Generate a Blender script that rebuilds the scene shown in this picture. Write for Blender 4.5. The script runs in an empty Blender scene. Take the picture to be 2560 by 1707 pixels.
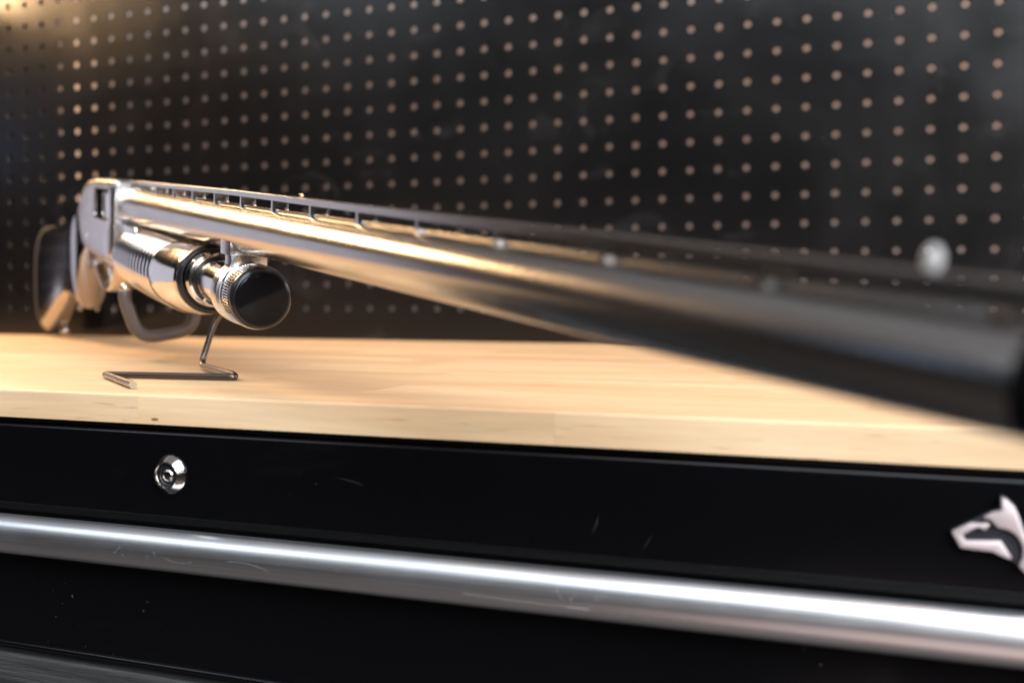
import bpy, bmesh, math, random
from mathutils import Matrix, Vector
random.seed(7)
S = bpy.context.scene
COL = S.collection

# ------------------------------------------------------------------ camera
FWD = Vector((-0.3542, 0.9345, -0.0365)).normalized()
yaw, roll = -0.362284, 0.00132
R0 = Vector((math.cos(yaw), -math.sin(yaw), 0)); U0 = R0.cross(FWD)
RT = R0*math.cos(roll)+U0*math.sin(roll); UP = U0*math.cos(roll)-R0*math.sin(roll)
camd = bpy.data.cameras.new('camera'); cam = bpy.data.objects.new('camera', camd); COL.objects.link(cam)
m = Matrix((RT, UP, -FWD)).transposed().to_4x4(); m.translation = Vector((0.99596, -0.94069, 0.004997)); cam.matrix_world = m
camd.sensor_width = 36; camd.lens = 36*2572/2560; camd.clip_start = .01; camd.clip_end = 50
camd.dof.use_dof = True; camd.dof.focus_distance = .48; camd.dof.aperture_fstop = 7.3
S.camera = cam

# ------------------------------------------------------------------ world and lamps
w = bpy.data.worlds.new('World'); S.world = w; w.use_nodes = True
bg = w.node_tree.nodes['Background']; bg.inputs[1].default_value = 1
_N, _L = w.node_tree.nodes, w.node_tree.links     # dim room: darker at eye level, a faintly lit ceiling
_tc = _N.new('ShaderNodeTexCoord'); _sp = _N.new('ShaderNodeSeparateXYZ'); _L.new(_tc.outputs['Generated'], _sp.inputs[0])
_mr = _N.new('ShaderNodeMapRange'); _mr.inputs[1].default_value = -1; _mr.inputs[2].default_value = 1; _L.new(_sp.outputs[2], _mr.inputs[0])
_cr = _N.new('ShaderNodeValToRGB'); _L.new(_mr.outputs[0], _cr.inputs[0]); _L.new(_cr.outputs[0], bg.inputs[0])
_e = _cr.color_ramp.elements; _e.new(.5); _e.new(.5)
for _k, (_p, _c) in enumerate(((.0, (.12, .105, .10)), (.44, (.014, .013, .013)), (.64, (.010, .010, .0115)), (.90, (.26, .26, .275)))):
    _e[_k].position = _p; _e[_k].color = (*_c, 1)
def area(name, loc, target, size, energy, color, size_y=None, spread=180):
    l = bpy.data.lights.new(name, 'AREA'); l.energy = energy; l.color = color; l.size = size
    if size_y: l.shape = 'RECTANGLE'; l.size_y = size_y
    l.spread = math.radians(spread)
    o = bpy.data.objects.new(name, l); COL.objects.link(o); o.location = loc
    o.rotation_euler = (Vector(target)-Vector(loc)).to_track_quat('-Z', 'Y').to_euler()
    return o
area('bench_lamp', (-.15, -.13, .485), (.45, -.42, -.03), .24, 8.8, (1, .62, .31), .14)
area('ceiling_lamp', (1.15, -.25, 1.25), (.75, -.40, 0), .5, 10, (1, .58, .30), .4)
area('window_light', (1.60, -1.15, 1.10), (.90, -.60, -.08), 1.3, 11, (.72, .85, 1), 1.0)
area('front_high_fill', (1.10, -1.85, 1.65), (.8, -.6, -.05), 2.0, 40, (.86, .93, 1), 1.5)  # added lamp, unseen, brightens the slab front and the pull
area('front_right_fill', (2.3, -2.1, .75), (.9, -.6, -.05), 1.5, 68, (.97, .98, 1), 1.1)  # added fill from the right, lifts the slab's front edge
area('pull_left_fill', (-.75, -1.95, 1.38), (.65, -.6, -.1), .8, 7, (.80, .90, 1), .7)  # added fill, brightens the left part of the pull bar
area('board_glow_window', (1.15, -2.3, 1.05), (.95, 0, .3), .7, 1.1, (.85, .93, 1), .4)
area('side_window', (-1.50, -1.37, .54), (.98, -.75, 0), .20, .22, (.42, .64, 1), .35)
area('door_light', (-.90, .14, .12), (.43, -.33, .06), .66, .85, (.86, .85, 1), .5)
area('pull_pink_fill', (1.35, -1.5, -.9), (.95, -.6, -.1), 1.2, 2.2, (1, .74, .68), .7)  # added lamp, gives the pull bar its pinkish lower half
area('behind_board_fill', (1.75, .085, .22), (1.1, .16, .10), .12, 4.4, (1, .91, .88), .3)  # added lamp hidden behind the board, brightens the wall seen through holes
S.view_settings.view_transform = 'Standard'; S.view_settings.look = 'None'
S.view_settings.exposure = 0; S.view_settings.gamma = 1

# ------------------------------------------------------------------ materials
def mat(name, base=(.5, .5, .5), rough=.4, metal=0.0, spec=.5, coat=0):
    mt = bpy.data.materials.new(name); mt.use_nodes = True
    b = mt.node_tree.nodes['Principled BSDF']
    b.inputs['Base Color'].default_value = (*base, 1); b.inputs['Roughness'].default_value = rough
    b.inputs['Metallic'].default_value = metal; b.inputs['Specular IOR Level'].default_value = spec
    b.inputs['Coat Weight'].default_value = coat
    return mt, mt.node_tree.nodes, mt.node_tree.links, b
def noise(N, L, scale=(1, 1, 1), nscale=5, detail=4, rough=.5, coord='Object', dist=0):
    tc = N.new('ShaderNodeTexCoord'); mp = N.new('ShaderNodeMapping'); mp.inputs['Scale'].default_value = scale
    nz = N.new('ShaderNodeTexNoise'); nz.inputs['Scale'].default_value = nscale; nz.inputs['Detail'].default_value = detail
    nz.inputs['Roughness'].default_value = rough; nz.inputs['Distortion'].default_value = dist
    L.new(tc.outputs[coord], mp.inputs[0]); L.new(mp.outputs[0], nz.inputs[0]); return nz, mp
def ramp(N, L, src, stops):
    r = N.new('ShaderNodeValToRGB'); e = r.color_ramp.elements
    while len(e) < len(stops): e.new(.5)
    for i, (p, c) in enumerate(stops):
        e[i].position = p; e[i].color = (*c, 1) if len(c) == 3 else c
    L.new(src, r.inputs[0]); return r
def maprange(N, L, src, a, b, c, d):
    r = N.new('ShaderNodeMapRange'); r.inputs[1].default_value = a; r.inputs[2].default_value = b
    r.inputs[3].default_value = c; r.inputs[4].default_value = d; L.new(src, r.inputs[0]); return r
def bump(N, L, b, h, s, d):
    bp = N.new('ShaderNodeBump'); bp.inputs['Strength'].default_value = s; bp.inputs['Distance'].default_value = d
    L.new(h, bp.inputs['Height']); L.new(bp.outputs[0], b.inputs['Normal']); return bp

def steel(name, base, r0, r1, streak=True, bs=.02):
    mt, N, L, b = mat(name, base, .2, 1)
    nz, _ = noise(N, L, (6, 90, 90) if streak else (40, 40, 40), 4, 5, .6)
    mr = maprange(N, L, nz.outputs[0], .3, .7, r0, r1); L.new(mr.outputs[0], b.inputs['Roughness'])
    n2, _ = noise(N, L, (30, 30, 30), 3, 3)
    bump(N, L, b, n2.outputs[0], bs, .0006)
    return mt
M_barrel = steel('polished_barrel_steel', (.46, .44, .425), .20, .26, True, 0)
M_chrome = steel('bright_steel', (.62, .59, .56), .09, .14, False, .008)
M_recv = steel('satin_receiver_steel', (.58, .56, .56), .24, .28, False, .003)
M_ring = mat('black_ring_steel', (.03, .03, .035), .22, .6)[0]
M_recess_shade = mat('recess_shade_black', (.004, .004, .004), 1, 0, 0)[0]  # near-black without gloss, shade of recesses put into the colour
M_face = mat('polished_black_cap_face', (.006, .006, .007), .08, .0, .12, 0)[0]
M_rubber = mat('dark_rubber', (.028, .025, .025), .6, 0, .3)[0]
M_sleeve = mat('grey_brown_rubber_sleeve', (.075, .06, .056), .45)[0]
M_stock = steel('lacquered_dark_stock', (.30, .27, .26), .09, .12, False, .002)
M_brass = mat('brass', (.8, .55, .28), .2, 1)[0]
M_bead = mat('white_bead', (.30, .30, .30), .35, 0)[0]
M_wire = steel('dark_wire', (.12, .10, .095), .28, .40, False)
M_cut = mat('freshly_cut_wire_end', (.30, .24, .17), .5, .8)[0]
M_print = mat('orange_stamp_paint', (.75, .36, .06), .5)[0]
M_stamp = mat('stamped_mark', (.5, .48, .45), .4, .7)[0]
M_emblem, N, L, b = mat('satin_emblem_metal', (.60, .52, .52), .45, .5)
nz, _ = noise(N, L, (40, 40, 800), 3, 3); bump(N, L, b, nz.outputs[0], .05, .0003)
M_plate = mat('black_emblem_plate', (.02, .021, .026), .35)[0]

# black gloss paint with smudges, dust and hairline scratches
def paint(name, base, r0, r1, spec=.5, dustamt=1.0):
    mt, N, L, b = mat(name, base, .3, 0, spec)
    nz, _ = noise(N, L, (1, 1, 1), 7, 5, .62, dist=.6)
    mr = maprange(N, L, nz.outputs[0], .35, .7, r0, r1); L.new(mr.outputs[0], b.inputs['Roughness'])
    n3, _ = noise(N, L, (1, 1, 1), 420, 2, .5)
    n4, _ = noise(N, L, (1, 1, 1), 14, 3, .6)
    d = ramp(N, L, n3.outputs[0], [(.735, (0, 0, 0)), (.775, (1, 1, 1))])
    d2 = ramp(N, L, n4.outputs[0], [(.52, (0, 0, 0)), (.68, (1, 1, 1))])
    mul = N.new('ShaderNodeMath'); mul.operation = 'MULTIPLY'; L.new(d.outputs[0], mul.inputs[0]); L.new(d2.outputs[0], mul.inputs[1])
    m2 = N.new('ShaderNodeMath'); m2.operation = 'MULTIPLY'; m2.inputs[1].default_value = .5*dustamt; L.new(mul.outputs[0], m2.inputs[0])
    # faint hand smudges
    n5, _ = noise(N, L, (1, 1, 1.6), 11, 4, .55, dist=1.2)
    sm = ramp(N, L, n5.outputs[0], [(.60, (0, 0, 0)), (.80, (1, 1, 1))])
    m3 = N.new('ShaderNodeMath'); m3.operation = 'MULTIPLY_ADD'; m3.inputs[1].default_value = .025*dustamt; L.new(sm.outputs[0], m3.inputs[0]); L.new(m2.outputs[0], m3.inputs[2])
    mx = N.new('ShaderNodeMix'); mx.data_type = 'RGBA'; mx.inputs[6].default_value = (*base, 1); mx.inputs[7].default_value = (.55, .55, .58, 1)
    L.new(m3.outputs[0], mx.inputs[0]); L.new(mx.outputs[2], b.inputs['Base Color'])
    bump(N, L, b, nz.outputs[0], .03, .002)
    return mt
M_board = paint('black_enamel_pegboard', (.004, .004, .0045), .19, .28, .45, .9)
M_black = paint('black_enamel_drawer', (.002, .002, .0026), .14, .24, .3, .18)
M_gap = mat('gap_black', (.006, .006, .006), .6)[0]

# brushed aluminium pull
M_alu, N, L, b = mat('brushed_aluminium', (.80, .80, .82), .3, 1)
nz, _ = noise(N, L, (1.2, 160, 160), 6, 6, .7)
mr = maprange(N, L, nz.outputs[0], .3, .7, .30, .38)
n2, _ = noise(N, L, (1, 1, 1), 26, 4, .6)
mr2 = maprange(N, L, n2.outputs[0], .45, .75, 0, .03)
ad = N.new('ShaderNodeMath'); ad.operation = 'ADD'; L.new(mr.outputs[0], ad.inputs[0]); L.new(mr2.outputs[0], ad.inputs[1]); L.new(ad.outputs[0], b.inputs['Roughness'])
bump(N, L, b, nz.outputs[0], .03, .0002)
M_scratch = mat('bright_scratch', (.62, .62, .63), .5, .5)[0]
M_scuff = mat('pale_scuff', (.07, .07, .08), .5, 0)[0]

# rubberwood
def wood(name):
    mt, N, L, b = mat(name, (.6, .4, .2), .42, 0, .4)
    oi = N.new('ShaderNodeObjectInfo')
    tc = N.new('ShaderNodeTexCoord'); ad = N.new('ShaderNodeVectorMath'); ad.operation = 'MULTIPLY_ADD'
    cb = N.new('ShaderNodeCombineXYZ'); L.new(oi.outputs['Random'], cb.inputs[0]); L.new(oi.outputs['Random'], cb.inputs[1]); L.new(oi.outputs['Random'], cb.inputs[2])
    ad.inputs[1].default_value = (13, 7, 5); L.new(cb.outputs[0], ad.inputs[0]); L.new(tc.outputs['Object'], ad.inputs[2])
    def nt(scale, ns, det, ro, dist):
        mp = N.new('ShaderNodeMapping'); mp.inputs['Scale'].default_value = scale; L.new(ad.outputs[0], mp.inputs[0])
        z = N.new('ShaderNodeTexNoise'); z.inputs['Scale'].default_value = ns; z.inputs['Detail'].default_value = det
        z.inputs['Roughness'].default_value = ro; z.inputs['Distortion'].default_value = dist; L.new(mp.outputs[0], z.inputs[0]); return z
    broad = nt((1, 5, 6), 5, 4, .5, .8)
    fine = nt((3, 60, 70), 4, 5, .65, .3)
    pore = nt((22, 330, 420), 2.2, 2, .5, .4)
    c1 = ramp(N, L, broad.outputs[0], [(.28, (.585, .395, .225)), (.50, (.65, .465, .28)), (.72, (.72, .54, .345))])
    f1 = maprange(N, L, fine.outputs[0], .3, .7, .90, 1.06)
    v = maprange(N, L, oi.outputs['Random'], 0, 1, .93, 1.06)
    p1 = ramp(N, L, pore.outputs[0], [(.27, (.72, .62, .52)), (.34, (1, 1, 1))])
    mm = N.new('ShaderNodeMath'); mm.operation = 'MULTIPLY'; L.new(f1.outputs[0], mm.inputs[0]); L.new(v.outputs[0], mm.inputs[1])
    vm = N.new('ShaderNodeVectorMath'); vm.operation = 'SCALE'; L.new(c1.outputs[0], vm.inputs[0]); L.new(mm.outputs[0], vm.inputs['Scale'])
    v2 = N.new('ShaderNodeVectorMath'); v2.operation = 'MULTIPLY'; L.new(vm.outputs[0], v2.inputs[0]); L.new(p1.outputs[0], v2.inputs[1])
    L.new(v2.outputs[0], b.inputs['Base Color'])
    bump(N, L, b, fine.outputs[0], .05, .0004)
    return mt
M_wood = wood('rubberwood')
M_knot = mat('brown_knot', (.22, .11, .04), .6)[0]
M_wall, N, L, b = mat('pale_plaster', (.56, .52, .52), .8)
nz, _ = noise(N, L, (1, 1, 1), 6, 3); bump(N, L, b, nz.outputs[0], .2, .002)
M_mat, N, L, b = mat('dark_ribbed_liner', (.045, .047, .046), .7)
nz, _ = noise(N, L, (3, 60, 60), 5, 5, .7); bump(N, L, b, nz.outputs[0], .6, .002)
rr = ramp(N, L, nz.outputs[0], [(.35, (.010, .0105, .0105)), (.7, (.045, .046, .045))]); L.new(rr.outputs[0], b.inputs['Base Color'])

# ------------------------------------------------------------------ helpers
def link(name, me, material, parent=None, smooth=None, loc=None):
    o = bpy.data.objects.new(name, me); COL.objects.link(o)
    if material is not None:
        me.materials.clear(); me.materials.append(material)
    if parent: o.parent = parent
    if loc: o.location = loc
    if smooth is not None:
        me.set_sharp_from_angle(angle=math.radians(smooth)) if hasattr(me, 'set_sharp_from_angle') else None
    return o
def obj(name, bm, material, parent=None, smooth=35, loc=None):
    bmesh.ops.recalc_face_normals(bm, faces=bm.faces)
    me = bpy.data.meshes.new(name)
    if smooth:
        for f in bm.faces: f.smooth = True
    bm.to_mesh(me); bm.free()
    return link(name, me, material, parent, smooth if smooth else None, loc)
def tag(o, label=None, cat=None, group=None, kind=None):
    if label: o['label'] = label
    if cat: o['category'] = cat
    if group: o['group'] = group
    if kind: o['kind'] = kind
    return o
def box(bm, x0, x1, y0, y1, z0, z1, bev=0, seg=2):
    b2 = bmesh.new(); bmesh.ops.create_cube(b2, size=1)
    for v in b2.verts:
        v.co = Vector(((x0+x1)/2+v.co.x*(x1-x0), (y0+y1)/2+v.co.y*(y1-y0), (z0+z1)/2+v.co.z*(z1-z0)))
    if bev: bmesh.ops.bevel(b2, geom=b2.edges[:], offset=bev, segments=seg, profile=.5, affect='EDGES')
    t = bpy.data.meshes.new('t'); b2.to_mesh(t); b2.free(); bm.from_mesh(t); bpy.data.meshes.remove(t)
def loft(bm, rings, cap=True, closed=True):
    prev = None; vs = []
    for r in rings:
        row = [bm.verts.new(p) for p in r]; vs.append(row)
        if prev:
            n = len(row)
            for i in range(n if closed else n-1):
                bm.faces.new((prev[i], prev[(i+1) % n], row[(i+1) % n], row[i]))
        prev = row
    if cap:
        bm.faces.new(vs[0][::-1]); bm.faces.new(vs[-1])
    return vs
# lathe along local X with axis at (y, z)
def lathe(bm, prof, y=0, z=0, n=64, cap=True, rf=None, sy=1, sz=1):
    rings = []
    for k, (x, r) in enumerate(prof):
        rings.append([(x, y+sy*(r*(rf(i/n, k) if rf else 1))*math.cos(2*math.pi*i/n), (z(x) if callable(z) else z)+sz*(r*(rf(i/n, k) if rf else 1))*math.sin(2*math.pi*i/n)) for i in range(n)])
    loft(bm, rings, cap)
def tube(bm, pts, r, n=14, rad=None, rounded=True):
    """round rod through pts (already smooth)"""
    pts = [Vector(p) for p in pts]; N_ = len(pts); rings = []
    t0 = (pts[1]-pts[0]).normalized(); ref = Vector((0, 0, 1)) if abs(t0.z) < .9 else Vector((1, 0, 0))
    nrm = (ref-t0*ref.dot(t0)).normalized()
    for i, p in enumerate(pts):
        t = (pts[min(i+1, N_-1)]-pts[max(i-1, 0)]).normalized()
        nrm = (nrm-t*nrm.dot(t)).normalized(); bn = t.cross(nrm)
        rr = r
        rings.append([p+(nrm*math.cos(2*math.pi*k/n)+bn*math.sin(2*math.pi*k/n))*rr for k in range(n)])
        if i == 0 and rounded: tf = t; nf = nrm.copy(); bf = bn.copy()
    if rounded:
        def capr(c, t, sgn):
            out = []
            for a in (30, 60, 82):
                a = math.radians(a); q = c+t*sgn*r*math.sin(a)*.7
                base = rings[0] if sgn < 0 else rings[-1]; cc = pts[0] if sgn < 0 else pts[-1]
                out.append([q+(v-cc)*math.cos(a) for v in base])
            return out
        a = capr(pts[0], (pts[1]-pts[0]).normalized(), -1)[::-1]; b_ = capr(pts[-1], (pts[-1]-pts[-2]).normalized(), 1)
        rings = a+rings+b_
    loft(bm, rings)
def fillet(pts, r, seg=6):
    """polyline with rounded corners"""
    pts = [Vector(p) for p in pts]; out = [pts[0]]
    for i in range(1, len(pts)-1):
        a, p, c = pts[i-1], pts[i], pts[i+1]
        rr = r[i] if isinstance(r, (list, tuple)) else r
        d1 = (a-p); d2 = (c-p); q = min(rr, d1.length*.49, d2.length*.49)
        s, e = p+d1.normalized()*q, p+d2.normalized()*q
        for k in range(seg+1):
            t = k/seg; out.append(s*(1-t)**2+p*2*t*(1-t)+e*t*t)
    out.append(pts[-1]); return out
def prism(bm, poly, fn, d0, d1, bev=0, seg=2):
    """poly of 2D points extruded; fn(u, v, d) gives the 3D point"""
    b2 = bmesh.new()
    lo = [b2.verts.new(fn(u, v, d0)) for u, v in poly]; hi = [b2.verts.new(fn(u, v, d1)) for u, v in poly]
    n = len(poly)
    for i in range(n): b2.faces.new((lo[i], lo[(i+1) % n], hi[(i+1) % n], hi[i]))
    b2.faces.new(lo[::-1]); b2.faces.new(hi)
    bmesh.ops.recalc_face_normals(b2, faces=b2.faces)
    if bev:
        es = [e for e in b2.edges if (e.verts[0] in hi and e.verts[1] in hi)]
        bmesh.ops.bevel(b2, geom=es, offset=bev, segments=seg, profile=.5, affect='EDGES')
    t = bpy.data.meshes.new('t'); b2.to_mesh(t); b2.free(); bm.from_mesh(t); bpy.data.meshes.remove(t)
def selli(y, z, ry, rz, e, n=48, ztop=None):
    out = []
    for i in range(n):
        a = 2*math.pi*i/n; c, s = math.cos(a), math.sin(a)
        out.append((y+ry*math.copysign(abs(c)**(2/e), c), z+rz*math.copysign(abs(s)**(2/e), s)))
    return out

TZ = -.0325        # bench top
FY = -.600         # bench front

# ------------------------------------------------------------------ wall behind the board
bm = bmesh.new(); box(bm, -.078, 2.6, .16, .20, -.6, .47)
tag(obj('wall', bm, M_wall, smooth=None), kind='structure')

# ------------------------------------------------------------------ pegboard
PB = bpy.data.objects.new('pegboard', None); COL.objects.link(PB); PB.location = (0, 0, TZ)
tag(PB, 'black enamelled pegboard with rows of round holes, upright behind the wooden worktop', 'pegboard')
P = .0254; HR = .0035; TH = .0016; NS = 14; C0, C1, NR = -2, 48, 18
bm = bmesh.new()
grid = {}
def gv(i, j, sub):   # shared border vertices: cell corner (0) and two mid edges
    k = (i, j, sub)
    if k not in grid:
        x = (i-.5)*P+(P/2 if sub == 1 else 0); z = (j-.5)*P+(P/2 if sub == 2 else 0)
        grid[k] = bm.verts.new((x, 0, z-TZ))
    return grid[k]
for c in range(C0, C1+1):
    for r in range(NR):
        out = [gv(c, r, 0), gv(c, r, 1), gv(c+1, r, 0), gv(c+1, r, 2), gv(c+1, r+1, 0), gv(c, r+1, 1), gv(c, r+1, 0), gv(c, r, 2)]
        hx, hz = c*P, r*P-TZ
        nh = 16
        lip = [bm.verts.new((hx+(HR+.0004)*math.cos(math.radians(-135+i*22.5)), 0, hz+(HR+.0004)*math.sin(math.radians(-135+i*22.5)))) for i in range(nh)]
        ring = [bm.verts.new((hx+HR*math.cos(math.radians(-135+i*22.5)), .0004, hz+HR*math.sin(math.radians(-135+i*22.5)))) for i in range(nh)]
        back = [bm.verts.new((v.co.x, TH, v.co.z)) for v in ring]
        for k in range(8):
            a, b2_ = out[k], out[(k+1) % 8]
            i0 = 2*k; bm.faces.new((a, lip[i0], lip[(i0+1) % nh])); bm.faces.new((a, lip[(i0+1) % nh], b2_)); bm.faces.new((b2_, lip[(i0+1) % nh], lip[(i0+2) % nh]))
        for i in range(nh):
            j = (i+1) % nh
            bm.faces.new((lip[i], ring[i], ring[j], lip[j])); bm.faces.new((ring[i], back[i], back[j], ring[j]))
me = bpy.data.meshes.new('perforated_sheet'); bm.to_mesh(me); bm.free()
link('perforated_sheet', me, M_board, PB)
bx0, bx1, bz1 = (C0-.5)*P, (C1+.5)*P, (NR-.5)*P
bm = bmesh.new(); box(bm, bx0, bx1, 0, .012, 0, -.5*P-TZ, 0)
obj('bottom_flange', bm, M_board, PB, None)
bm = bmesh.new(); box(bm, bx0, bx1, 0, .012, bz1-TZ, bz1-TZ+.018, .001)
obj('top_flange', bm, M_board, PB, None)
for x0, x1 in ((-.075, .0095), (bx1-.03, bx1+.02)):
    bm = bmesh.new(); box(bm, x0, x1, .0125, .045, 0, bz1-TZ+.018, .001)
    obj('upright', bm, M_gap, PB, None)

# ------------------------------------------------------------------ workbench
WB = bpy.data.objects.new('workbench', None); COL.objects.link(WB); WB.location = (.85, FY, TZ-.13)
tag(WB, 'black tool chest workbench with pale rubberwood stave top, black drawers and an aluminium pull', 'workbench')
def wpart(name, bm, mt, smooth=35, parent=WB):
    # geometry given in world coordinates
    base = Vector(WB.location)
    for v in bm.verts: v.co -= base
    return obj(name, bm, mt, parent, smooth)
def wsub(name, bm, mt, parent, smooth=35):
    base = Vector(WB.location)
    for v in bm.verts: v.co -= base
    return obj(name, bm, mt, parent, smooth)
SB = -.0445        # slab underside
rows = 14; rw = (.600-.0006)/rows
top = bpy.data.objects.new('worktop', None); COL.objects.link(top); top.parent = WB
for j in range(rows):
    y0 = FY+j*rw; y1 = y0+rw
    cuts = [-.35]
    x = -.35+random.uniform(.05, .3)
    if j == 0: cuts = [-.35, -.02, .21, .455, .702, .8826, 1.13, 1.42, 1.8]
    else:
        while x < 1.75: cuts.append(x); x += random.uniform(.18, .36)
        cuts.append(1.8)
    for k in range(len(cuts)-1):
        bm = bmesh.new(); x0, x1 = cuts[k], cuts[k+1]
        dz = random.uniform(-.00006, .00006)
        if j == 0:
            # front row with softened nosing
            prof = [(y1, SB), (y0, SB)]
            rr = .0011
            for a in range(0, 7):
                t = math.radians(180-a*15); prof.append((y0+rr+rr*math.cos(t), TZ-rr+rr*math.sin(t)))
            prof.append((y1, TZ))
            ri = [[(xx, py, pz) for py, pz in prof] for xx in (x0+.00004, x1-.00004)]
            loft(bm, ri)
        else: box(bm, x0+.00004, x1-.00004, y0+.00003, y1-.00003, SB, TZ+dz)
        base = Vector(WB.location); ctr = Vector(((x0+x1)/2, (y0+y1)/2, (SB+TZ)/2))
        for v in bm.verts: v.co -= ctr
        st = obj('stave', bm, M_wood, top, 35 if j == 0 else None); st.location = ctr-base
bm = bmesh.new(); lathe(bm, [(0, .0019), (.00006, .0017)], n=18, sy=1, sz=.32)
for v in bm.verts: v.co = Vector((.7105+v.co.y, FY-.00005-v.co.x, -.0424+v.co.z))
wpart('wood_knot', bm, M_knot)
# chest body
bm = bmesh.new(); box(bm, -.34, 1.79, FY+.012, -.004, -.62, SB-.0002)
wpart('chest_body', bm, M_gap, None)
# sheet under the worktop, a thin rail above the drawer
bm = bmesh.new(); box(bm, -.345, 1.795, FY+.0022, FY+.0118, SB-.0022, SB-.0003, .0003)
wpart('top_rail', bm, M_black)
# drawer front with rolled top and bottom edges (profile swept in X)
def front(x0, x1, z0, z1, yf, depth=.011, rt=.0016, rb=.0010):
    prof = [(yf+depth, z0), (yf+rb, z0)]
    for a in range(1, 7): t = math.radians(270-a*15); prof.append((yf+rb+rb*math.cos(t), z0+rb+rb*math.sin(t)))
    for a in range(0, 7): t = math.radians(180-a*15); prof.append((yf+rt+rt*math.cos(t), z1-rt+rt*math.sin(t)))
    prof.append((yf+depth, z1)); return [[(xx, py, pz) for py, pz in prof] for xx in (x0, x1)]
bm = bmesh.new(); loft(bm, front(-.33, 1.78, -.0826, SB-.0028, FY))
drawer = wpart('drawer', bm, M_black)
# handle profile on lower drawer
bm = bmesh.new(); loft(bm, front(-.33, 1.78, -.1470, -.0880, FY+.0055, .006, .0012, .0012))
drawer2 = wpart('drawer', bm, M_black)
bm = bmesh.new()
prof = []
cz = -.0951; 
for a in range(0, 33):
    t = math.radians(75+a*(210/32)); prof.append((-.6030+.0062*math.cos(t)*1.0, cz+.0084*math.sin(t)))
prof += [(-.5965, cz-.0070), (-.5965, cz+.0070)]
loft(bm, [[(xx, py, pz) for py, pz in prof] for xx in (-.32, 1.77)])
pull = wsub('pull_bar', bm, M_alu, drawer2, 40)
bm = bmesh.new(); loft(bm, front(-.33, 1.78, -.30, -.1515, FY+.0055, .006, .0012, .0012))
drawer3 = wpart('drawer', bm, M_mat)
# rolled lip at the foot of the second drawer
bm = bmesh.new(); tube(bm, [(-.33, FY+.0052, -.1466), (1.78, FY+.0052, -.1466)], .0013, 12)
wsub('rolled_lip', bm, M_black, drawer2, 40)

# lock
def place_y(bm, cx, cy, cz):      # lathe axis X -> world -Y
    for v in bm.verts: v.co = Vector((cx-v.co.y, cy-v.co.x, cz+v.co.z))
LX, LZ = .7180, -.0645
bm = bmesh.new(); lathe(bm, [(-.001, .0070), (0, .0078), (.0005, .0079), (.0008, .0077), (.0030, .0058), (.0033, .0056), (.0034, .0053), (.0033, .0050), (.0028, .0048), (.0006, .0046)], n=14*4)
place_y(bm, LX, FY, LZ); lock = wsub('lock', bm, M_chrome, drawer, 12)
bm = bmesh.new(); lathe(bm, [(.0002, .0047), (.0010, .0046), (.0012, .0040), (.0009, .0028)], n=48)
place_y(bm, LX, FY, LZ); wsub('lock_recess', bm, M_ring, drawer, 30)
bm = bmesh.new(); lathe(bm, [(.0008, .0030), (.0016, .0026), (.0022, .0019), (.0024, .0010)], n=40)
place_y(bm, LX, FY, LZ-.0002); wsub('lock_cylinder', bm, M_chrome, drawer, 50)
bm = bmesh.new(); box(bm, LX-.0016, LX+.0016, FY-.0026, FY-.0014, LZ+.0003, LZ+.0010, .0001)
wsub('key_slot', bm, M_recess_shade, drawer, None)
# emblem: a dog's head in satin metal on a black plate
EA = [(1.02446, -.05261), (1.02585, -.05323), (1.02802, -.05532), (1.02912, -.05761), (1.03024, -.06107), (1.03133, -.06335), (1.03224, -.06682), (1.03261, -.07033), (1.03247, -.07389), (1.03154, -.07492), (1.03091, -.07415), (1.0297, -.07296), (1.02969, -.07225), (1.0306, -.07003), (1.03067, -.06766), (1.0301, -.06558), (1.0288, -.06355), (1.02708, -.06227), (1.02515, -.06176), (1.02364, -.06159), (1.02255, -.06025), (1.02145, -.05926), (1.02005, -.05919), (1.01989, -.05878), (1.02228, -.05729), (1.02463, -.05652)]
EB = [(1.01116, -.0639), (1.01367, -.06238), (1.01617, -.06086), (1.01889, -.06096), (1.02115, -.06059), (1.02142, -.06105), (1.02021, -.0627), (1.01956, -.06239), (1.01847, -.062), (1.01782, -.0621), (1.01404, -.06452), (1.01398, -.06488), (1.01494, -.06642), (1.02457, -.06568), (1.02753, -.07043), (1.02712, -.07082), (1.02507, -.07017), (1.02237, -.06898), (1.01388, -.06858), (1.01332, -.06819), (1.01117, -.06439)]
EP = [(1.0109, -.0640), (1.0170, -.0602), (1.0222, -.0571), (1.0245, -.0562), (1.0245, -.0522), (1.0261, -.0529), (1.0284, -.0551), (1.0300, -.0590), (1.0322, -.0635), (1.0331, -.0700), (1.0329, -.0750), (1.0316, -.0757), (1.0296, -.0731), (1.0270, -.0712), (1.0224, -.0693), (1.0137, -.0689)]
fy = lambda u, v, d: (u, FY-d, v)
bm = bmesh.new(); prism(bm, EP, fy, -.0004, .0018, .0004)
emb = wsub('emblem_plate', bm, M_plate, drawer, 30)
for poly, nm in ((EA, 'emblem_ear_and_neck'), (EB, 'emblem_muzzle')):
    bm = bmesh.new(); prism(bm, poly, fy, .0015, .0036, .0003)
    wsub(nm, bm, M_emblem, drawer, 30)

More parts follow.
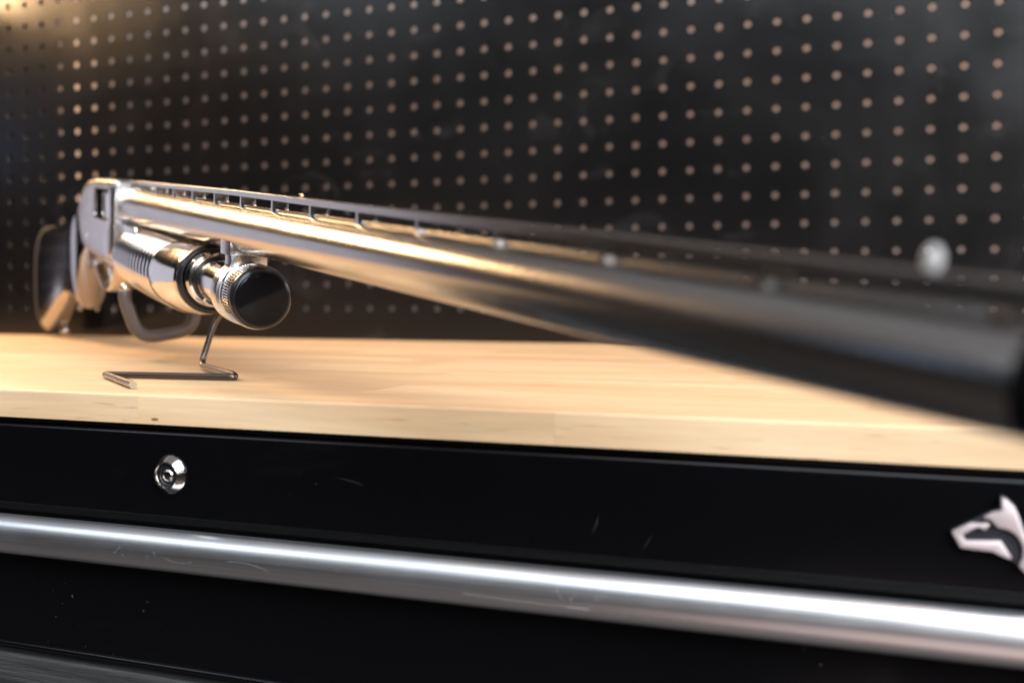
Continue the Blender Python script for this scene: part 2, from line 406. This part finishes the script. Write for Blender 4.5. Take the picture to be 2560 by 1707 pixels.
# wear: hairline scratches standing as thin raised burrs on the metal
def hair(pts, wdt, mt, name, parent, off):
    bm = bmesh.new()
    pts = [Vector(p) for p in pts]
    for i in range(len(pts)-1):
        a, c = pts[i], pts[i+1]; d = (c-a).normalized(); nn = Vector((-d.z, 0, d.x))*wdt*.5
        k0 = 1 if i > 0 else .15; k1 = 1 if i < len(pts)-2 else .15
        vs = [bm.verts.new(p+Vector((0, off, 0))) for p in (a-nn*k0, c-nn*k1, c+nn*k1, a+nn*k0)]
        bm.faces.new(vs)
    return bm
def scratches(name, parent, mt, lst, off):
    allb = bmesh.new()
    for pts, wd in lst:
        b_ = hair(pts, wd, mt, name, parent, off); t = bpy.data.meshes.new('t'); b_.to_mesh(t); b_.free(); allb.from_mesh(t); bpy.data.meshes.remove(t)
    return wsub(name, allb, mt, parent, None)
Y = FY
dl = [([(.899, Y, -.0680), (.8982, Y, -.0706), (.8968, Y, -.0742)], .00016),
      ([(.874, Y, -.0628), (.8735, Y, -.0636)], .00014), ([(.918, Y, -.0730), (.9165, Y, -.0752), (.9142, Y, -.0786)], .00009),
      ([(.8315, Y, -.0640), (.8320, Y, -.0643)], .0003), ([(.8345, Y, -.0676), (.8348, Y, -.0683)], .0002),
      ([(.795, Y, -.0610), (.803, Y, -.0622), (.808, Y, -.0636)], .00012), ([(.928, Y, -.0565), (.9286, Y, -.0569)], .0003)]
sc = scratches('scratch_marks', drawer, M_scuff, dl, -.00006); sc['kind'] = 'stuff'
rs = random.Random(3)
def on_pull(x, ang, e=.00008):
    t = math.radians(ang); return (x, -.6030+(.0062+e)*math.cos(t), cz+(.0084+e)*math.sin(t))
bm = bmesh.new()
def pull_scratch(x0, a0, x1, a1, wdt, bend=0):
    n = 7; P_ = []
    for i in range(n):
        t = i/(n-1); P_.append((x0+(x1-x0)*t, a0+(a1-a0)*t+bend*math.sin(math.pi*t)))
    for i in range(n-1):
        (xa, aa), (xb, ab_) = P_[i], P_[i+1]
        dx = xb-xa; da = (ab_-aa)*math.pi/180*.008; l = math.hypot(dx, da); wdt *= .6 if i == 0 else 1; ux, ua = -da/l*wdt, dx/l*wdt
        ua = ua/.008*180/math.pi
        vs = [bm.verts.new(on_pull(*q)) for q in ((xa-ux/2, aa-ua/2), (xb-ux/2, ab_-ua/2), (xb+ux/2, ab_+ua/2), (xa+ux/2, aa+ua/2))]
        bm.faces.new(vs)
pull_scratch(.852, 196, .8975, 200, .00016, 3); pull_scratch(.8905, 203, .8985, 203, .00045)
pull_scratch(.886, 150, .889, 185, .00010, 6); pull_scratch(.905, 160, .897, 205, .00007, -4)
pull_scratch(.752, 180, .770, 192, .00010, -6); pull_scratch(.722, 190, .735, 194, .00009, 5); pull_scratch(.700, 170, .697, 190, .00008)
for k in range(26):
    x = rs.choice((.74, .80, .88, .91, .935, .96, .70))+rs.uniform(-.02, .02); a = rs.uniform(150, 215)
    l = rs.uniform(.0006, .004); pull_scratch(x, a, x+l*rs.uniform(-.5, 1), a+rs.uniform(-12, 12), rs.uniform(.00005, .00012), rs.uniform(-3, 3))
for x in (.9055, .910, .9175, .9365, .9425):
    for q in range(3): pull_scratch(x+q*.0003, 205+q*3, x+.0002+q*.0003, 214+q*2, .00010)
o = wsub('scratch_marks', bm, M_scratch, pull, None); o['kind'] = 'stuff'
# re-parent so that nothing sits deeper than a sub-part
o.parent = drawer2

# ------------------------------------------------------------------ shotgun (local X to the muzzle, Y to its left, Z up)
gy, gp = -.68613, -.118336
F = Vector((math.cos(gy)*math.cos(gp), math.sin(gy)*math.cos(gp), math.sin(gp)))
SR = F.cross(Vector((0, 0, 1))).normalized(); GU = SR.cross(F)
GO = Vector((.716685, -.530977, .037685))
GM = Matrix((F, -SR, GU)).transposed().to_4x4(); GM.translation = GO
def G(s, a, b): return GO+F*s+SR*a+GU*b
gun = bpy.data.objects.new('shotgun', None); COL.objects.link(gun); gun.matrix_world = GM
tag(gun, 'polished steel pump-action shotgun resting on a wire stand, muzzle towards the right foreground', 'shotgun')
def gpart(name, bm, mt, smooth=35, parent=None): return obj(name, bm, mt, parent or gun, smooth)
AZ = -.0307
# barrel, hollow at the muzzle
bm = bmesh.new()
prof = [(-.335, .0136), (-.325, .0136), (-.318, .0130), (-.22, .0120), (-.08, .0113), (.10, .0107), (.18, .0103), (.25, .0097), (.32, .0091), (.3885, .0087), (.3885, .0080), (.30, .0078)]
LIFT = lambda s: .0045*max(0.0, s)
lathe(bm, prof, z=LIFT, n=96)
barrel = gpart('barrel', bm, M_barrel, 50)
bm = bmesh.new(); lathe(bm, [(.3882, .0086), (.3905, .0085), (.3912, .0082), (.3905, .0076), (.3890, .0075), (.30, .0075), (.30, .001)], z=LIFT, n=48, cap=False); gpart('bore', bm, M_recess_shade, 30, barrel)  # shade put into the black, crown rim included so it stays dark
# rib
def rbar(s):  # barrel radius
    for (x0, r0), (x1, r1) in zip(prof, prof[1:]):
        if x0 <= s <= x1 and x1 > x0: return r0+(r1-r0)*(s-x0)/(x1-x0)+LIFT(s)
    return .0100
bm = bmesh.new(); rings = []
for k in range(41):
    s = -.325+k*(.388+.325)/40; t = .0190-.0030*max(0, (s+.05)/.435)
    if s < -.325+.03: t -= 0
    h = .0027; wy = .0040; c = .0003
    rings.append([(s, -wy, t-h), (s, -wy, t-c), (s, -wy+c, t), (s, wy-c, t), (s, wy, t-c), (s, wy, t-h)])
loft(bm, rings); rib = gpart('rib', bm, M_barrel, 30)
def rib_top(s): return .0190-.0030*max(0, (s+.05)/.435)
post0 = -.183107; dp = .051596
for k in range(-2, 11):
    s = post0+k*dp
    bm = bmesh.new(); zt = rib_top(s)-.0023; zb = rbar(s)-.0010; fl = .0030 if k < 8 else .0012
    pr_ = [(s-fl, zb), (s-.0012, zb+.0022), (s-.0010, zt-.0008), (s-.0022, zt), (s+.0022, zt), (s+.0010, zt-.0008), (s+.0012, zb+.0022), (s+fl, zb)]
    if k >= 7: pr_ = [(s-.0010, zb), (s-.0010, zt), (s+.0010, zt), (s+.0010, zb)]
    prism(bm, pr_[::-1], lambda u, v, d: (u, d, v), -.0037, .0037)
    gpart('rib_post', bm, M_barrel, 30, rib)
# low rail that the posts stand on
bm = bmesh.new(); rings = []
for k in range(41):
    s = -.322+k*(.38+.322)/40; t = rbar(s)+.0010
    rings.append([(s, -.0030, t-.0020), (s, -.0024, t), (s, .0024, t), (s, .0030, t-.0020)])
loft(bm, rings); gpart('rib_base', bm, M_barrel, 30, rib)
def ball(name, s, z, r, mt, parent, st=True):
    bm = bmesh.new(); bmesh.ops.create_uvsphere(bm, u_segments=24, v_segments=16, radius=r)
    for v in bm.verts: v.co += Vector((s, 0, z))
    return gpart(name, bm, mt, 60, parent)
b1 = ball('middle_bead', .053, rib_top(.053)+.0008, .0010, M_brass, rib)
bm = bmesh.new(); bmesh.ops.create_uvsphere(bm, u_segments=28, v_segments=18, radius=.0016)
for v in bm.verts: v.co = Vector((v.co.x, v.co.y, v.co.z*1.5))+Vector((.3672, 0, rib_top(.366)+.0018))
gpart('front_bead', bm, M_bead, 60, rib)
bm = bmesh.new()
for v in (0,):
    bmesh.ops.create_cone(bm, segments=20, radius1=.0012, radius2=.0010, depth=.002, cap_ends=True, matrix=Matrix.Translation((.3665, 0, rib_top(.366)-.0002)))
gpart('bead_stem', bm, M_chrome, 40, rib)

# magazine tube with steps and a black snap ring
bm = bmesh.new(); lathe(bm, [(-.33, .0119), (-.018, .0119)], 0, AZ, 72)
gpart('magazine_tube', bm, M_chrome, 30)
bm = bmesh.new()
for k in range(1):
    rings = []
    a0, a1 = math.radians(-112), math.radians(232); n = 72
    for i in range(n+1):
        a = a0+(a1-a0)*i/n
        rings.append([(-.0838+dx, (.0119+dr)*math.cos(a), AZ+(.0119+dr)*math.sin(a)) for dx, dr in ((-.0016, -.0002), (-.0016, .0010), (-.0008, .0014), (.0008, .0014), (.0016, .0010), (.0016, -.0002))])
    loft(bm, rings)
gpart('snap_ring', bm, M_ring, 40)

# fore-end: grooved sleeve, smooth belly, black ring as painted shade at the front lip
bm = bmesh.new()
fp = [(-.297, .0140), (-.2965, .0188), (-.294, .0203)]
ng = 13; g0, g1 = -.292, -.160
for i in range(ng):
    a = g0+(g1-g0)*i/ng; d = (g1-g0)/ng
    rb_ = .0206+.0006*math.sin(math.pi*i/ng)
    fp += [(a, rb_-.0002), (a+d*.10, rb_+.0006), (a+d*.36, rb_+.0010), (a+d*.62, rb_+.0006), (a+d*.72, rb_-.0004), (a+d*.76, rb_-.0016), (a+d*.96, rb_-.0016)]
fp += [(-.1595, .0212), (-.150, .0217), (-.140, .0217), (-.125, .0213), (-.112, .0206), (-.102, .0199), (-.098, .0195), (-.0970, .0190)]
fp += [(-.0970, .0125)]
def squash(u, k):   # flatter along the top, where the barrel lies
    a = 2*math.pi*u; s = math.sin(a)
    return 1-.10*max(0, s)**2
fp = [(x, r+(.0008*min(1, max(0, (-.105-x)/.05)) if r > .0150 else 0)) for x, r in fp]
lathe(bm, fp, 0, lambda x: AZ-.0005-.0024*min(1, max(0, (-.100-x)/.05)), 96, True, squash)
gpart('fore_end', bm, M_chrome, 30)
bm = bmesh.new(); lathe(bm, [(-.0985, .0120), (-.0985, .0188), (-.0968, .0191), (-.0950, .0186), (-.0938, .0174), (-.0938, .0166), (-.0955, .0160), (-.0955, .0122)], 0, AZ-.0005, 72)
gpart('fore_end_lip_shade', bm, M_ring, 30)  # black ring, shade of the open lip put into its colour
bm = bmesh.new(); lathe(bm, [(-.0954, .0119), (-.0954, .0159), (-.0900, .0155), (-.0870, .0146), (-.0865, .0128), (-.0865, .0119)], 0, AZ, 72)
gpart('fore_end_collar', bm, M_chrome, 30)
# action bars running back into the receiver
for sy in (-1, 1):
    bm = bmesh.new(); box(bm, -.335, -.255, sy*.0118-.0016, sy*.0118+.0016, AZ+.0075, AZ+.0185, .0006)
    gpart('action_bar', bm, M_chrome, 30)

# barrel lug: ring round the magazine tube with a neck up to the barrel
def lugpoly(rc, neck, top, n=40):
    pts = []
    a0 = math.radians(33); a1 = math.radians(180-33)
    for i in range(n+1):
        a = a1+(2*math.pi-(a1-a0))*i/n; pts.append((rc*math.cos(a), AZ+rc*math.sin(a)))
    x1, z1 = rc*math.cos(a0), AZ+rc*math.sin(a0)
    zn = -.0160
    cv = [(x1+(neck-x1)*(1-(1-t)**2), z1+(zn-z1)*t) for t in (.2, .4, .6, .8, 1)]
    pts += cv
    pts.append((neck, top)); pts.append((-neck, top))
    pts += [(-u, v) for u, v in cv[::-1]]
    return pts
bm = bmesh.new(); prism(bm, lugpoly(.0160, .0090, -.0062), lambda u, v, d: (d, u, v), -.0340, -.0236, .0004)
lug = gpart('barrel_lug', bm, M_recv, 30)
bm = bmesh.new(); prism(bm, [(-.0096, -.0125), (.0096, -.0125), (.0096, -.0058), (-.0096, -.0058)], lambda u, v, d: (d, u, v), -.0410, -.0234, .0004)
gpart('lug_block', bm, M_recv, 30, lug)
# stamped marks on the lug front: a 2 and a small orange triangle
def seg_mark(lines, cy, cz_, sc_, wd, mt, nm):
    bm = bmesh.new()
    for (u0, v0), (u1, v1) in lines:
        a = Vector((0, cy-u0*sc_, cz_+v0*sc_)); c = Vector((0, cy-u1*sc_, cz_+v1*sc_)); d = (c-a).normalized(); nn = Vector((0, -d.z, d.y))*wd/2
        vs0 = [a-nn, c-nn, c+nn, a+nn]
        lo = [bm.verts.new(v+Vector((-.02362, 0, 0))) for v in vs0]; hi = [bm.verts.new(v+Vector((-.0234, 0, 0))) for v in vs0]
        bm.faces.new(hi)
        for i in range(4): bm.faces.new((lo[i], lo[(i+1) % 4], hi[(i+1) % 4], hi[i]))
    return gpart(nm, bm, mt, None, lug)
two = [((0, .8), (.25, 1)), ((.25, 1), (.55, .85)), ((.55, .85), (.5, .6)), ((.5, .6), (0, 0)), ((0, 0), (.6, 0))]
seg_mark(two, .0052, -.0150, .0020, .0003, M_stamp, 'stamped_digit')
seg_mark([((0, 0), (1, 0)), ((1, 0), (.5, 1)), ((.5, 1), (0, 0))], -.0040, -.0150, .0019, .0005, M_print, 'orange_triangle')

# magazine cap: knurled ring, black bevel, polished face
bm = bmesh.new()
lathe(bm, [(-.0232, .0118), (-.0232, .0150), (-.0190, .0155), (-.0164, .0156), (-.0160, .0149)], 0, AZ, 96, True)
cap = gpart('magazine_cap', bm, M_chrome, 30)
bm = bmesh.new(); lathe(bm, [(-.0161, .0120), (-.0161, .0143), (-.0036, .0143), (-.0036, .0120)], 0, AZ, 96); gpart('knurl_bed', bm, M_ring, 30, cap)
bm = bmesh.new(); nk = 72
for i in range(nk):
    a = 2*math.pi*i/nk; hw = math.pi/nk*.52
    rg = []
    for x, r in ((-.0160, .0146), (-.0154, .0153), (-.0043, .0153), (-.0037, .0148)):
        rg.append([(x, q*math.cos(t), AZ+q*math.sin(t)) for q, t in ((.0141, a-hw), (r-.00015, a-hw*.9), (r+.0001, a-hw*.4), (r+.0001, a+hw*.4), (r-.00015, a+hw*.9), (.0141, a+hw))])
    loft(bm, rg)
gpart('knurling', bm, M_chrome, None, cap)
bm = bmesh.new(); lathe(bm, [(-.0037, .0120), (-.0037, .0147), (-.0025, .0149), (-.0012, .0146), (-.0003, .0140), (.0003, .0132)], 0, AZ, 96)
gpart('cap_bevel', bm, M_ring, 60, cap)
bm = bmesh.new(); lathe(bm, [(.0001, .0131), (.0006, .0129), (.0009, .0121), (.0012, .0100), (.0014, .006), (.00145, .002)], 0, AZ, 96)
gpart('cap_face', bm, M_face, 60, cap)

# receiver with an ejection port cut through its right side
bm = bmesh.new(); rings = []
for s, zt, zb, hw, e in ((-.3225, .0175, -.0425, .0160, 5), (-.3250, .0190, -.0440, .0175, 7), (-.36, .0192, -.0440, .0178, 7), (-.42, .0188, -.0440, .0178, 7), (-.46, .0172, -.0440, .0177, 6), (-.49, .0125, -.0440, .0174, 5), (-.512, .0050, -.0445, .0166, 3.6), (-.528, -.0050, -.0450, .0158, 3.2), (-.534, -.0110, -.0450, .0146, 3)):
    rings.append([(s, y, z) for y, z in selli(0, (zt+zb)/2, hw, (zt-zb)/2, e, 56)])
loft(bm, rings)
recv = gpart('receiver', bm, M_recv, 40)
cb_ = bmesh.new(); box(cb_, -.412, -.338, -.03, -.0085, -.0125, .0115, .004, 3)
cut = obj('port_cutter', cb_, M_recess_shade, gun, None)
md = recv.modifiers.new('b', 'BOOLEAN'); md.object = cut; md.operation = 'DIFFERENCE'; md.solver = 'EXACT'
bpy.context.view_layer.update()
dg = bpy.context.evaluated_depsgraph_get(); nm_ = bpy.data.meshes.new_from_object(recv.evaluated_get(dg))
recv.modifiers.clear(); recv.data = nm_; nm_.name = 'receiver'; nm_.materials.clear(); nm_.materials.append(M_recv)
bpy.data.objects.remove(cut)
bm = bmesh.new(); box(bm, -.379, -.330, -.0168, .0, -.0123, .0110, .004, 4); gpart('bolt', bm, M_chrome, 40, recv)
bm = bmesh.new(); box(bm, -.4115, -.3795, -.0152, -.0086, -.0122, .0112); gpart('port_shade', bm, M_recess_shade, None, recv)  # black block, the port's inner shade put into its colour
for s, z in ((-.455, -.030), (-.500, -.033)):
    bm = bmesh.new(); lathe(bm, [(0, .0026), (.0006, .0026), (.0008, .0022)], n=20)
    for v in bm.verts: v.co = Vector((s+v.co.y, -.0173-v.co.x, z+v.co.z))
    gpart('pin', bm, M_chrome, 40, recv)
# trigger guard and trigger
pts = fillet([(-.385, 0, -.043), (-.392, 0, -.058), (-.412, 0, -.0715), (-.450, 0, -.073), (-.486, 0, -.062), (-.500, 0, -.046)], .016, 6)
bm = bmesh.new(); rings = []
for i, p in enumerate(pts):
    t = (pts[min(i+1, len(pts)-1)]-pts[max(i-1, 0)]).normalized(); n_ = Vector((-t.z, 0, t.x))
    hw, ht = .0062, .0014
    rings.append([tuple(Vector((p.x, y, p.z))+n_*z) for y, z in selli(0, 0, hw, ht, 3, 20)])
loft(bm, rings); gpart('trigger_guard', bm, M_chrome, 50)
bm = bmesh.new(); box(bm, -.50, -.382, -.0075, .0075, -.0485, -.0425, .0015); gpart('trigger_plate', bm, M_chrome, 40)
pts = [(-.446, 0, -.046), (-.444, 0, -.052), (-.440, 0, -.059), (-.436, 0, -.065)]
bm = bmesh.new(); tube(bm, pts, .0024, 10); gpart('trigger', bm, M_chrome, 50)
# stock with a deep pistol grip, swelling to the butt (local y is minus the side towards the camera)
bm = bmesh.new(); rings = []
ST = [(-.488, -.034, -.047, .0100, -.004), (-.4900, -.030, -.060, .0118, -.006), (-.4925, -.026, -.0935, .0122, -.0075), (-.495, -.022, -.0965, .0126, -.008),
      (-.512, -.010, -.0965, .0135, -.008), (-.530, -.009, -.0960, .0135, -.008), (-.545, -.014, -.0950, .0132, -.008), (-.570, -.020, -.0930, .0134, -.008), (-.600, -.024, -.0960, .0138, -.008),
      (-.640, -.029, -.1090, .0146, -.008), (-.690, -.0345, -.1270, .0162, -.008), (-.740, -.038, -.1450, .0180, -.0075), (-.775, -.0400, -.1570, .0194, -.0075)]
for s, zt, zb, hw, cy in ST:
    rings.append([(s, y, z) for y, z in selli(cy, (zt+zb)/2, hw, (zt-zb)/2, 3.0, 48)])
loft(bm, rings); stock = gpart('stock', bm, M_stock, 50)
bm = bmesh.new(); rings = []
for s, zt, zb, hw in ((-.7752, -.0402, -.1576, .0194), (-.780, -.0395, -.1585, .0200), (-.790, -.0398, -.1595, .0200), (-.7955, -.0412, -.1600, .0186), (-.7975, -.0440, -.1580, .0160)):
    rings.append([(s, y, z) for y, z in selli(-.0075, (zt+zb)/2, hw, (zt-zb)/2, 3.0, 48)])
loft(bm, rings); gpart('recoil_pad', bm, M_rubber, 50)
bm = bmesh.new(); bmesh.ops.create_uvsphere(bm, u_segments=20, v_segments=14, radius=.0050)
for v in bm.verts: v.co += Vector((-.752, .000, -.1530))
gpart('sling_stud', bm, M_chrome, 60)

# ------------------------------------------------------------------ wire stand
st = bpy.data.objects.new('gun_stand', None); COL.objects.link(st); st.location = (.66, -.52, TZ)
tag(st, 'bent dark wire display stand with a rubber-sleeved cradle, standing on the worktop under the shotgun', 'stand')
zr = TZ+.0019; r_ = .0017
foot = [(.6812, -.5790, zr), (.6215, -.5305, zr), (.6945, -.5230, zr), (.6885, -.5165, zr+.0006), (.6275, -.4625, zr+.0008)]
upp = [tuple(G(-.105, -.0045, -.0545)), tuple(G(-.112, -.0255, -.036)), tuple(G(-.235, -.0285, -.036)), tuple(G(-.240, -.0272, -.052))]
cr = [tuple(G(-.240, -.0262, -.0560)), tuple(G(-.240, -.0215, -.0800)), tuple(G(-.240, .0125, -.0855)), tuple(G(-.240, .0215, -.060)), tuple(G(-.240, .0218, -.0545))]
bm = bmesh.new(); pts = fillet(foot+upp+[cr[0]], [0, .004, .0035, .0035, .008, .006, .01, .008, .003, 0], 8)
pts = [Vector(p)-st.location for p in pts]; tube(bm, pts, r_, 16, rounded=False)
wire = obj('wire_frame', bm, M_wire, st, 50)
bm = bmesh.new(); tube(bm, [Vector(p)-st.location for p in fillet(cr, [0, .009, .012, .003, 0], 8)], .0043, 18)
obj('rubber_sleeve', bm, M_sleeve, st, 50)
bm = bmesh.new(); d = (Vector(foot[0])-Vector(foot[1])).normalized()
tube(bm, [Vector(foot[0])-st.location, Vector(foot[0])+d*.0003-st.location], .0017, 16, rounded=False)
obj('cut_end', bm, M_cut, st, 30)
bm = bmesh.new(); bmesh.ops.create_uvsphere(bm, u_segments=20, v_segments=14, radius=.0034)
for v in bm.verts: v.co += G(-.240, .0215, -.0515)-st.location
obj('prong_tip', bm, M_chrome, st, 60)
